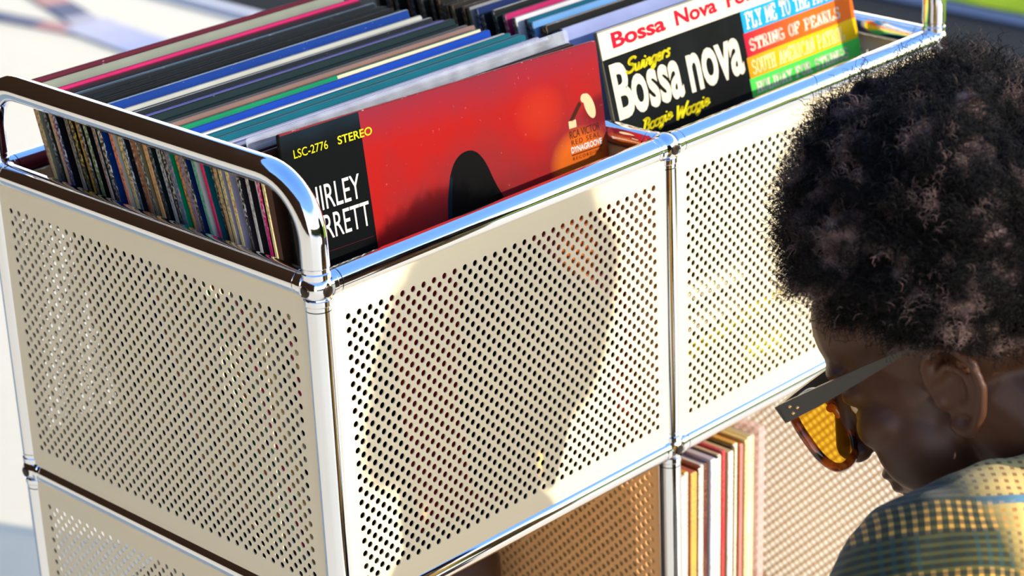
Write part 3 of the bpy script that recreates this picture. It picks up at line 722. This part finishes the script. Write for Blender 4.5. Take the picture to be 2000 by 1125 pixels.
# ------------------------------------------------------------------ the person
AY = math.radians(26)
s_ax = (RT * -0.884 + DN * 0.467).normalized()
HF = (s_ax * math.cos(AY) + FW * math.sin(AY)).normalized()      # face direction
HL = (s_ax * math.sin(AY) - FW * math.cos(AY)).normalized()      # the person's left
HU = HF.cross(HL)                                                # crown direction
EAR = Vector((0.3885, -0.2361, -0.1476 + Z0)); HM = EAR - HL * 0.075
def hp(f, l, u): return HM + HF * f + HL * l + HU * u
def wp(x, y, z): return Vector((x, y, z + Z0))
person = empty('person', (0.52, -0.5, 0.0), 'crouching person with a black afro, yellow-lensed sunglasses and plaid shirt beside the cart', 'person')
t = NT('brown_skin'); b = t.bsdf(0.48, 0, 0.35); b.inputs['Subsurface Weight'].default_value = 0.25; b.inputs['Subsurface Radius'].default_value = (.02, .006, .003); b.inputs['Subsurface Scale'].default_value = 0.4
t.l(t.mix(t.noise(22, 4), lin((66, 39, 23)), lin((84, 51, 32))), b.inputs['Base Color']); t.bump(b, t.noise(500, 3), .12, .0006); SKIN = t.m

class Body(MB):
    def ell(s, c, ax, r, seg=24, rings=16):
        b = MB(); b.ball((0, 0, 0), 1, seg, rings)
        s.add([c + ax[0] * (p[0] * r[0]) + ax[1] * (p[1] * r[1]) + ax[2] * (p[2] * r[2]) for p in b.v], b.f)
    def limb(s, pts, rad, seg=20):
        pp, rr = [], []
        for i in range(len(pts) - 1):
            for k in range(8):
                q = k / 8; pp.append(Vector(pts[i]).lerp(Vector(pts[i + 1]), q)); rr.append(rad[i] + (rad[i + 1] - rad[i]) * q)
        pp.append(Vector(pts[-1])); rr.append(rad[-1])
        s.tube(pp, rr, seg)
        for p, r in ((pts[0], rad[0]), (pts[-1], rad[-1])): s.ball(p, r * .99, 20, 12)
        for p, r in list(zip(pts, rad))[1:-1]: s.ball(p, r, 20, 12)
def remesh(o, vox, smooth=6, fac=0.5):
    r = o.modifiers.new('surface', 'REMESH'); r.mode = 'VOXEL'; r.voxel_size = vox; r.use_smooth_shade = True
    q = o.modifiers.new('soften', 'SMOOTH'); q.iterations = smooth; q.factor = fac
HA = (HF, HL, HU); WA = (Vector((1, 0, 0)), Vector((0, 1, 0)), Vector((0, 0, 1)))
NB = wp(.485, -.322, -.207); CH = wp(.505, -.405, -.335); PE = wp(.540, -.610, -.655)
SL, SR = wp(.296, -.290, -.255), wp(.668, -.335, -.262)
EL, ER = wp(.240, -.280, -.505), wp(.752, -.320, -.505)
WL, WR = wp(.425, -.360, -.692), wp(.655, -.362, -.692)
HPL, HPR = wp(.465, -.600, -.705), wp(.625, -.605, -.705)
KL, KR = wp(.405, -.235, -.850), wp(.665, -.235, -.850)
AL, AR = wp(.450, -.620, -.876), wp(.632, -.620, -.876)
B = Body()
B.ell(hp(-.015, 0, .052), HA, (.096, .074, .088), 32, 24)
B.ell(hp(.040, 0, .000), HA, (.056, .062, .082)); B.ell(hp(.046, 0, -.050), HA, (.046, .050, .040)); B.ell(hp(.082, 0, -.082), HA, (.017, .022, .017))
B.ell(hp(.080, 0, .044), HA, (.018, .054, .013)); B.ell(hp(.048, 0, .064), HA, (.049, .062, .052))
for sg in (1, -1):
    B.ell(hp(.064, sg * .046, -.006), HA, (.024, .020, .020)); B.ell(hp(.050, sg * .042, -.030), HA, (.034, .024, .040)); B.ell(hp(.106, sg * .012, -.022), HA, (.010, .009, .008)); B.ell(hp(.074, sg * .032, .023), HA, (.017, .019, .010)); B.ell(hp(.072, sg * .032, .006), HA, (.016, .019, .007))
    B.ell(hp(-.006, sg * .073, .004), HA, (.020, .007, .030))
    ear = [(.012, .076, .006), (.008, .081, .024), (-.004, .087, .035), (-.020, .091, .032), (-.030, .092, .014), (-.027, .089, -.006), (-.016, .084, -.022), (-.004, .080, -.033), (.006, .076, -.028), (.008, .074, -.018)]
    pts = []
    for i in range(len(ear) - 1):
        for k in range(5): pts.append(Vector(ear[i]).lerp(Vector(ear[i + 1]), k / 5))
    B.tube([hp(p.x, sg * p.y, p.z) for p in pts], [.0042 + .0022 * max(0, (i - 24) / 20) for i in range(len(pts))], 12)
    inner = [(.002, .079, .014), (-.010, .084, .020), (-.020, .086, .008), (-.016, .083, -.010), (-.004, .079, -.018)]
    B.tube([hp(x_, sg * y_, z_) for x_, y_, z_ in inner], .0036, 10)
    B.ell(hp(.010, sg * .076, -.004), HA, (.005, .005, .008))
B.limb([hp(.094, 0, .032), hp(.106, 0, .008), hp(.114, 0, -.016)], [.0085, .0095, .0125], 16)
B.ell(hp(.090, 0, -.046), HA, (.012, .023, .0065)); B.ell(hp(.088, 0, -.058), HA, (.012, .020, .0075))
B.limb([hp(-.012, 0, -.020), hp(-.040, 0, -.075), NB], [.058, .056, .062])
tv = (NB - PE).normalized(); tx = Vector((1, 0, 0)); tx = (tx - tv * tx.dot(tv)).normalized(); ty = tv.cross(tx); TA = (tx, ty, tv)
B.ell(NB.lerp(CH, .6), TA, (.150, .085, .10)); B.ell(CH, TA, (.150, .105, .14)); B.ell(CH.lerp(PE, .55), TA, (.130, .098, .13)); B.ell(CH.lerp(PE, .8), TA, (.135, .100, .13)); B.ell(PE, TA, (.150, .115, .12))
for S, E, Wr, HP, K, A, sg in ((SL, EL, WL, HPL, KL, AL, -1), (SR, ER, WR, HPR, KR, AR, 1)):
    B.limb([NB.lerp(CH, .35), S], [.055, .058]); B.limb([S, E, Wr], [.056, .042, .027]); B.limb([HP, K], [.088, .058]); B.limb([K, A], [.056, .038]); B.limb([A, A + Vector((0, -.11, -.012))], [.036, .028])
    d = (Vector(K) + Vector((0, 0, .055)) - Wr); d = Vector((-sg * .05, .92, -.37)).normalized(); up = Vector((0, .2, 1)); up = (up - d * up.dot(d)).normalized(); sd_ = d.cross(up)
    B.ell(Wr + d * .05, (d, sd_, up), (.052, .040, .014))
    for k, (off, ln) in enumerate(((-.030, .060), (-.010, .072), (.010, .068), (.029, .054))):
        p0 = Wr + d * .085 + sd_ * off; p1 = p0 + d * ln * .5 + up * -.004 + sd_ * off * .12; p2 = p1 + d * ln * .32 - up * .014; p3 = p2 + d * ln * .2 - up * .014
        B.limb([p0, p1, p2, p3], [.0092, .0086, .0080, .0070], 10)
    th_s = sg; q0 = Wr + d * .030 + sd_ * (.034 * th_s); q1 = q0 + d * .030 + sd_ * (.022 * th_s); q2 = q1 + d * .030 + sd_ * (.004 * th_s) - up * .008
    B.limb([q0, q1, q2], [.0115, .0100, .0085], 10)
body = B.obj('body', SKIN, person); remesh(body, 0.0030, 4, .5)

# eyes behind the lenses
for sg in (1, -1):
    m = MB(); m.ball(hp(.0765, sg * .031, .014), .0118, 20, 12); m.ball(hp(.0838, sg * .031, .013), .0050, 16, 8, 1)
    m.obj('eye', [plain((206, 196, 186), .2), plain((40, 24, 16), .15)], person)

# ---- plaid shirt
t = NT('plaid_cotton'); b = t.bsdf(0.85, 0, 0.1); b.inputs['Sheen Weight'].default_value = .15
s = t.n('ShaderNodeSeparateXYZ'); t.l(t.n('ShaderNodeTexCoord').outputs['Object'], s.inputs[0])
n1 = t.math('MULTIPLY', t.math('SUBTRACT', t.noise(9, 2), .5), .012)
wc = t.math('ADD', t.math('ADD', t.math('MULTIPLY', s.outputs[0], .70), t.math('MULTIPLY', s.outputs[1], -.72)), n1)
fc = t.math('ADD', t.math('ADD', t.math('MULTIPLY', s.outputs[2], .76), t.math('MULTIPLY', t.math('ADD', s.outputs[0], s.outputs[1]), .46)), n1)
def band(c, per, ph, width):
    q = t.math('FRACT', t.math('ADD', t.math('DIVIDE', c, per), ph)); return t.math('LESS_THAN', q, width)
def tri(c, per, ph): return t.math('ABSOLUTE', t.math('SUBTRACT', t.math('MULTIPLY', t.math('FRACT', t.math('ADD', t.math('DIVIDE', c, per), ph)), 2), 1))
fine_w, fine_f = band(wc, .0078, 0, .42), band(fc, .0062, 0, .45)
big_f = t.ramp(tri(fc, .052, .30), [(.48, (0, 0, 0, 1)), (.66, (1, 1, 1, 1))]); big_w = t.ramp(tri(wc, .066, .15), [(.35, (0, 0, 0, 1)), (.6, (1, 1, 1, 1))])
col = t.mix(t.noise(60, 3), lin((40, 42, 30)), lin((58, 58, 40)))
col = t.mix(t.math('MULTIPLY', fine_f, .45), col, lin((112, 104, 44)))
col = t.mix(t.math('MULTIPLY', fine_w, t.math('ADD', t.math('MULTIPLY', big_w, .3), .12)), col, lin((36, 78, 76)))
col = t.mix(t.math('MULTIPLY', t.math('MULTIPLY', fine_w, fine_f), big_f), col, lin((232, 166, 70)))
col = t.mix(t.math('MULTIPLY', t.math('MULTIPLY', fine_w, big_f), .38), col, lin((190, 138, 60)))
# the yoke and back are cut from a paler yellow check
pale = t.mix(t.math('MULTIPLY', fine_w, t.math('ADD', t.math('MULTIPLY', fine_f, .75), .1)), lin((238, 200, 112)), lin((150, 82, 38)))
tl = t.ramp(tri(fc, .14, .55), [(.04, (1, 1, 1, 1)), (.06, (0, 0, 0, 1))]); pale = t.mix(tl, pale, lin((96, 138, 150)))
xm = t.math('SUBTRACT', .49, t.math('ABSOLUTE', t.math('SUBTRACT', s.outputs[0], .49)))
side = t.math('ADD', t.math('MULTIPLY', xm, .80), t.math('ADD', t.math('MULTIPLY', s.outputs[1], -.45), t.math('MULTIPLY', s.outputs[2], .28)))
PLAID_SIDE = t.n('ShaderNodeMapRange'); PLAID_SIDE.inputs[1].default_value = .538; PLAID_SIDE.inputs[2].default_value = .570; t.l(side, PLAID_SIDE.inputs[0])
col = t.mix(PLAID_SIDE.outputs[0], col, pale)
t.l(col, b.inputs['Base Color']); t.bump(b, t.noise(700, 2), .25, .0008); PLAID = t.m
S_ = Body()
S_.ell(NB.lerp(CH, .6), TA, (.164, .100, .11)); S_.ell(CH, TA, (.166, .122, .15)); S_.ell(CH.lerp(PE, .55), TA, (.154, .124, .15)); S_.ell(CH.lerp(PE, .30), TA, (.160, .124, .15)); S_.ell(CH.lerp(PE, .8), TA, (.164, .128, .15)); S_.ell(PE, TA, (.172, .138, .11))
for S, E, Wr in ((SL, EL, WL), (SR, ER, WR)):
    S_.limb([NB.lerp(CH, .30), S], [.066, .074]); S_.limb([S, E, E.lerp(Wr, .92)], [.074, .056, .038])
nd = (hp(-.040, 0, -.075) - NB).normalized()
cx_ = (Vector((1, 0, 0)) - nd * nd.x).normalized(); cy_ = nd.cross(cx_)
for k in range(40):
    a0 = 2 * math.pi * k / 40; a1 = 2 * math.pi * (k + 1) / 40
    rp_ = lambda a, rr, hh: NB + nd * hh + cx_ * (math.cos(a) * rr) + cy_ * (math.sin(a) * rr)
    S_.tube([rp_(a0, .066, .038), rp_(a1, .066, .038)], .007, 10); S_.tube([rp_(a0, .078, .024), rp_(a1, .078, .024)], .009, 10); S_.tube([rp_(a0, .088, .008), rp_(a1, .088, .008)], .011, 10); S_.tube([rp_(a0, .096, -.010), rp_(a1, .096, -.010)], .012, 10)
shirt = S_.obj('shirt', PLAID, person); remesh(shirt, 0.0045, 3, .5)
tex = bpy.data.textures.new('cloth_folds', 'CLOUDS'); tex.noise_scale = .09; tex.noise_depth = 2
dm = shirt.modifiers.new('folds', 'DISPLACE'); dm.texture = tex; dm.strength = .022; dm.mid_level = .5; dm.texture_coords = 'GLOBAL'
# ---- trousers and shoes
T_ = Body(); T_.ell(PE - tv * .02, TA, (.160, .125, .105))
for HP, K, A in ((HPL, KL, AL), (HPR, KR, AR)):
    T_.limb([HP, K], [.097, .063]); T_.limb([K + Vector((0, 0, -.002)), A], [.060, .045])
tr_ = T_.obj('trousers', plain((38, 42, 52), .8), person); remesh(tr_, .006, 4)
for A in (AL, AR):
    q = Body(); q.limb([A + Vector((0, -.01, .004)), A + Vector((0, -.11, -.008)), A + Vector((0, -.16, -.012))], [.041, .036, .030]); o = q.obj('shoe', plain((60, 44, 34), .5), person); remesh(o, .004, 3)

# ---- hair: a dense core with thousands of short curled tufts
t = NT('black_hair'); b = t.bsdf(0.6, 0, 0.12); t.l(t.mix(t.ramp(t.noise(36, 4), [(.54, (0, 0, 0, 1)), (.70, (1, 1, 1, 1))]), t.mix(t.noise(90, 2), (.003, .0025, .002, 1), (.009, .007, .006, 1)), (.24, .15, .125, 1)), b.inputs['Base Color']); HAIR = t.m  # pinkish highlights painted into the hair colour as lighter noise patches
AC = (-.040, 0, .098); AR_ = .134
def hair_mask(d):
    """how strongly hair grows in unit direction d (f, l, u) seen from the afro's centre"""
    f, l, u = d; el = np.degrees(np.arcsin(np.clip(u, -1, 1))); az = np.degrees(np.arctan2(np.abs(l), f))
    tb = np.interp(az, [0, 30, 50, 75, 100, 130, 180], [0, -8, -26, -42, -58, -74, -82])
    x_ = np.clip((el - tb) / 15, 0, 1); return x_ * x_ * (3 - 2 * x_)
def lump(d): 
    v = 0
    for k, (fx, fy, fz, ph, am) in enumerate(((7, 3, 5, .3, .004), (-4, 9, 6, 1.7, .004), (11, -8, 7, .9, .0035), (17, 13, -15, 2.2, .0025), (-23, 19, 21, .5, .002))):
        v = v + am * np.sin(fx * d[..., 0] + fy * d[..., 1] + fz * d[..., 2] + ph)
    return v
def hair_r(d): 
    m = hair_mask((d[..., 0], d[..., 1], d[..., 2])); return .062 + (AR_ - .062) * m + lump(d) * m
HB = np.array([list(HF), list(HL), list(HU)]); HO = np.array(hp(*AC))
hv = []; hf = []
SEG, RIN = 72, 48; th = np.linspace(0, np.pi, RIN + 1); ph = np.linspace(0, 2 * np.pi, SEG, endpoint=False)
D = np.stack([np.sin(th)[:, None] * np.cos(ph)[None], np.sin(th)[:, None] * np.sin(ph)[None], np.cos(th)[:, None] * np.ones(SEG)[None]], -1).reshape(-1, 3)
P = HO + (D * (hair_r(D) - .011)[:, None]) @ HB
hv = P.tolist(); hf = [(i * SEG + k, (i + 1) * SEG + k, (i + 1) * SEG + (k + 1) % SEG, i * SEG + (k + 1) % SEG) for i in range(RIN) for k in range(SEG)]
NT_ = 26000; NP = 14
D = rng.normal(size=(NT_, 3)); D /= np.linalg.norm(D, axis=1)[:, None]
mk = hair_mask((D[:, 0], D[:, 1], D[:, 2])); D = D[(mk > .12 + .25 * rng.random(NT_))]; nT = len(D)
R0 = hair_r(D) - .016; LEN = rng.uniform(.012, .022, nT) * (1 + .35 * (rng.random(nT) > .93)); 
A1 = np.cross(D, rng.normal(size=(nT, 3))); A1 /= np.linalg.norm(A1, axis=1)[:, None]; A2 = np.cross(D, A1)
lean_ = rng.normal(scale=.45, size=(nT, 1)) * A1 + rng.normal(scale=.45, size=(nT, 1)) * A2
fr = rng.uniform(1.6, 3.0, nT); p0 = rng.uniform(0, 6.28, nT); cr_ = rng.uniform(.0020, .0042, nT)
tt = np.linspace(0, 1, NP)
pts = D[:, None, :] * (R0[:, None] + LEN[:, None] * tt[None])[..., None] + lean_[:, None, :] * (LEN[:, None] * tt[None] ** 1.5)[..., None] * .8
an = p0[:, None] + fr[:, None] * 6.283 * tt[None]
pts = pts + (A1[:, None, :] * np.cos(an)[..., None] + A2[:, None, :] * np.sin(an)[..., None]) * (cr_[:, None] * np.sqrt(tt)[None])[..., None]
rad = rng.uniform(.00028, .00048, nT)[:, None] * np.linspace(1, .55, NP)[None]
off = [A1 * math.cos(a) + A2 * math.sin(a) for a in (0, 2.094, 4.189)]
ring = np.stack([pts + o_[:, None, :] * rad[..., None] for o_ in off], 2)            # tufts, points, 3, xyz
V = HO + ring.reshape(-1, 3) @ HB; base_n = len(hv)
hv = np.concatenate([np.array(hv), V])
ti = (np.arange(nT)[:, None, None] * NP + np.arange(NP - 1)[None, :, None]) * 3; k3 = np.arange(3)[None, None, :]; k4 = (k3 + 1) % 3
Q = np.stack([ti + k3, ti + k4, ti + 3 + k4, ti + 3 + k3], -1).reshape(-1, 4) + base_n
allf = np.concatenate([np.array(hf), Q])
me = bpy.data.meshes.new('afro_hair'); me.vertices.add(len(hv)); me.vertices.foreach_set('co', hv.ravel().astype(np.float32))
me.loops.add(allf.size); me.loops.foreach_set('vertex_index', allf.ravel().astype(np.int32)); me.polygons.add(len(allf))
me.polygons.foreach_set('loop_start', (np.arange(len(allf)) * 4).astype(np.int32)); me.polygons.foreach_set('use_smooth', np.ones(len(allf), dtype=bool))
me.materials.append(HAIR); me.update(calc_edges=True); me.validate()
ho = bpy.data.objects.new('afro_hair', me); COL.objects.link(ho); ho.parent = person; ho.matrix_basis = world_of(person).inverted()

# ---- sunglasses
gx = empty('sunglasses', (0, 0, 0)); gx.parent = person; gx.matrix_basis = world_of(person).inverted(); gx['label'] = 'tortoiseshell sunglasses with yellow lenses'
t = NT('tortoiseshell'); b = t.bsdf(0.12, 0, 0.6); b.inputs['Transmission Weight'].default_value = .35
t.l(t.ramp(t.noise(60, 3), [(.36, lin((46, 16, 8))), (.55, lin((190, 84, 20))), (.7, lin((236, 140, 40)))]), b.inputs['Base Color']); TORT = t.m
t = NT('yellow_lens'); tr = t.n('ShaderNodeBsdfTransparent'); tr.inputs[0].default_value = (1.0, .62, .045, 1); gl = t.n('ShaderNodeBsdfGlossy'); gl.inputs['Roughness'].default_value = .03
m2 = t.n('ShaderNodeMixShader'); m2.inputs[0].default_value = .06; t.l(tr.outputs[0], m2.inputs[1]); t.l(gl.outputs[0], m2.inputs[2]); t.l(m2.outputs[0], t.out.inputs[0]); LENS = t.m
GREY = plain((66, 59, 50), .22, 0, .6)
GF = .112
def gp(l, u, df=0.0): return hp(GF - (.038 - u) * .14 - abs(l) ** 2 * 1.2 + l * .20 + df, l, u)
def lens_outline(sg, grow=0.0, n=40):
    o = []
    for k in range(n):
        a = 2 * math.pi * k / n; ca, sa = math.cos(a), math.sin(a); e = .62 if sa > 0 else .85
        o.append((sg * .0385 + (.0315 + grow) * abs(ca) ** e * (1 if ca > 0 else -1), .008 + (.0285 + grow) * abs(sa) ** e * (1 if sa > 0 else -1)))
    return o
fr_ = MB()
for sg in (1, -1):
    ol = lens_outline(sg, .002); ring = [gp(l, u) for l, u in ol]; ring.append(ring[0]); ring.append(ring[1])
    fr_.tube(ring, .0036, 12, caps=False)
fr_.tube([gp(-.010, .018), gp(0, .022, .002), gp(.010, .018)], .004, 12)
fr_.obj('rim', TORT, gx)
bb = MB(); N_ = 24
for i in range(N_):
    l0, l1 = -.078 + .156 * i / N_, -.078 + .156 * (i + 1) / N_
    c8 = [gp(l, u, d) for l, u, d in ((l0, .030, -.002), (l1, .030, -.002), (l1, .030, .004), (l0, .030, .004), (l0, .044, -.002), (l1, .044, -.002), (l1, .044, .004), (l0, .044, .004))]
    bb.add(c8, [(0, 3, 2, 1), (4, 5, 6, 7), (0, 1, 5, 4), (1, 2, 6, 5), (2, 3, 7, 6), (3, 0, 4, 7)])
bb.obj('brow_bar', GREY, gx, smooth=False)
for sg in (1, -1):
    ol = lens_outline(sg); m = MB(); m.add([gp(l, u) for l, u in ol], [tuple(range(len(ol)))]); m.obj('lens', LENS, gx, smooth=False)
    tm = MB(); gq = GF - .0045 + sg * .0155; path = [(gq - .002, .0775, .030, .0445), (gq - .03, .0785, .0310, .0445), (.05, .0800, .0350, .0440), (.018, .0815, .0385, .0430), (-.010, .0820, .0360, .0410), (-.030, .083, .018, .024)]
    for (f0, l0, a0, b0), (f1, l1, a1, b1) in zip(path[:-1], path[1:]):
        c8 = [hp(f, sg * (l + d), u) for f, l, u, d in ((f0, l0, a0, -.002), (f1, l1, a1, -.002), (f1, l1, a1, .002), (f0, l0, a0, .002), (f0, l0, b0, -.002), (f1, l1, b1, -.002), (f1, l1, b1, .002), (f0, l0, b0, .002))]
        tm.add(c8, [(0, 3, 2, 1), (4, 5, 6, 7), (0, 1, 5, 4), (1, 2, 6, 5), (2, 3, 7, 6), (3, 0, 4, 7)])
    tm.obj('temple', GREY, gx, smooth=False)
    rv = MB()
    for f, u in ((gq - .010, .040), (gq - .010, .0345), (gq - .015, .037)): rv.ball(hp(f, sg * .0797, u), .0016, 10, 8)
    rv.obj('rivet', plain((236, 190, 120), .25, .9), gx)

# person scaled about the camera: size and place, set at the left ear
PK = 0.87
person.scale = (PK, PK, PK)
person.location = Vector((0.2171, -0.3502, 0.6694)) + (Vector((0.52, -0.5, 0.0)) - EAR) * PK
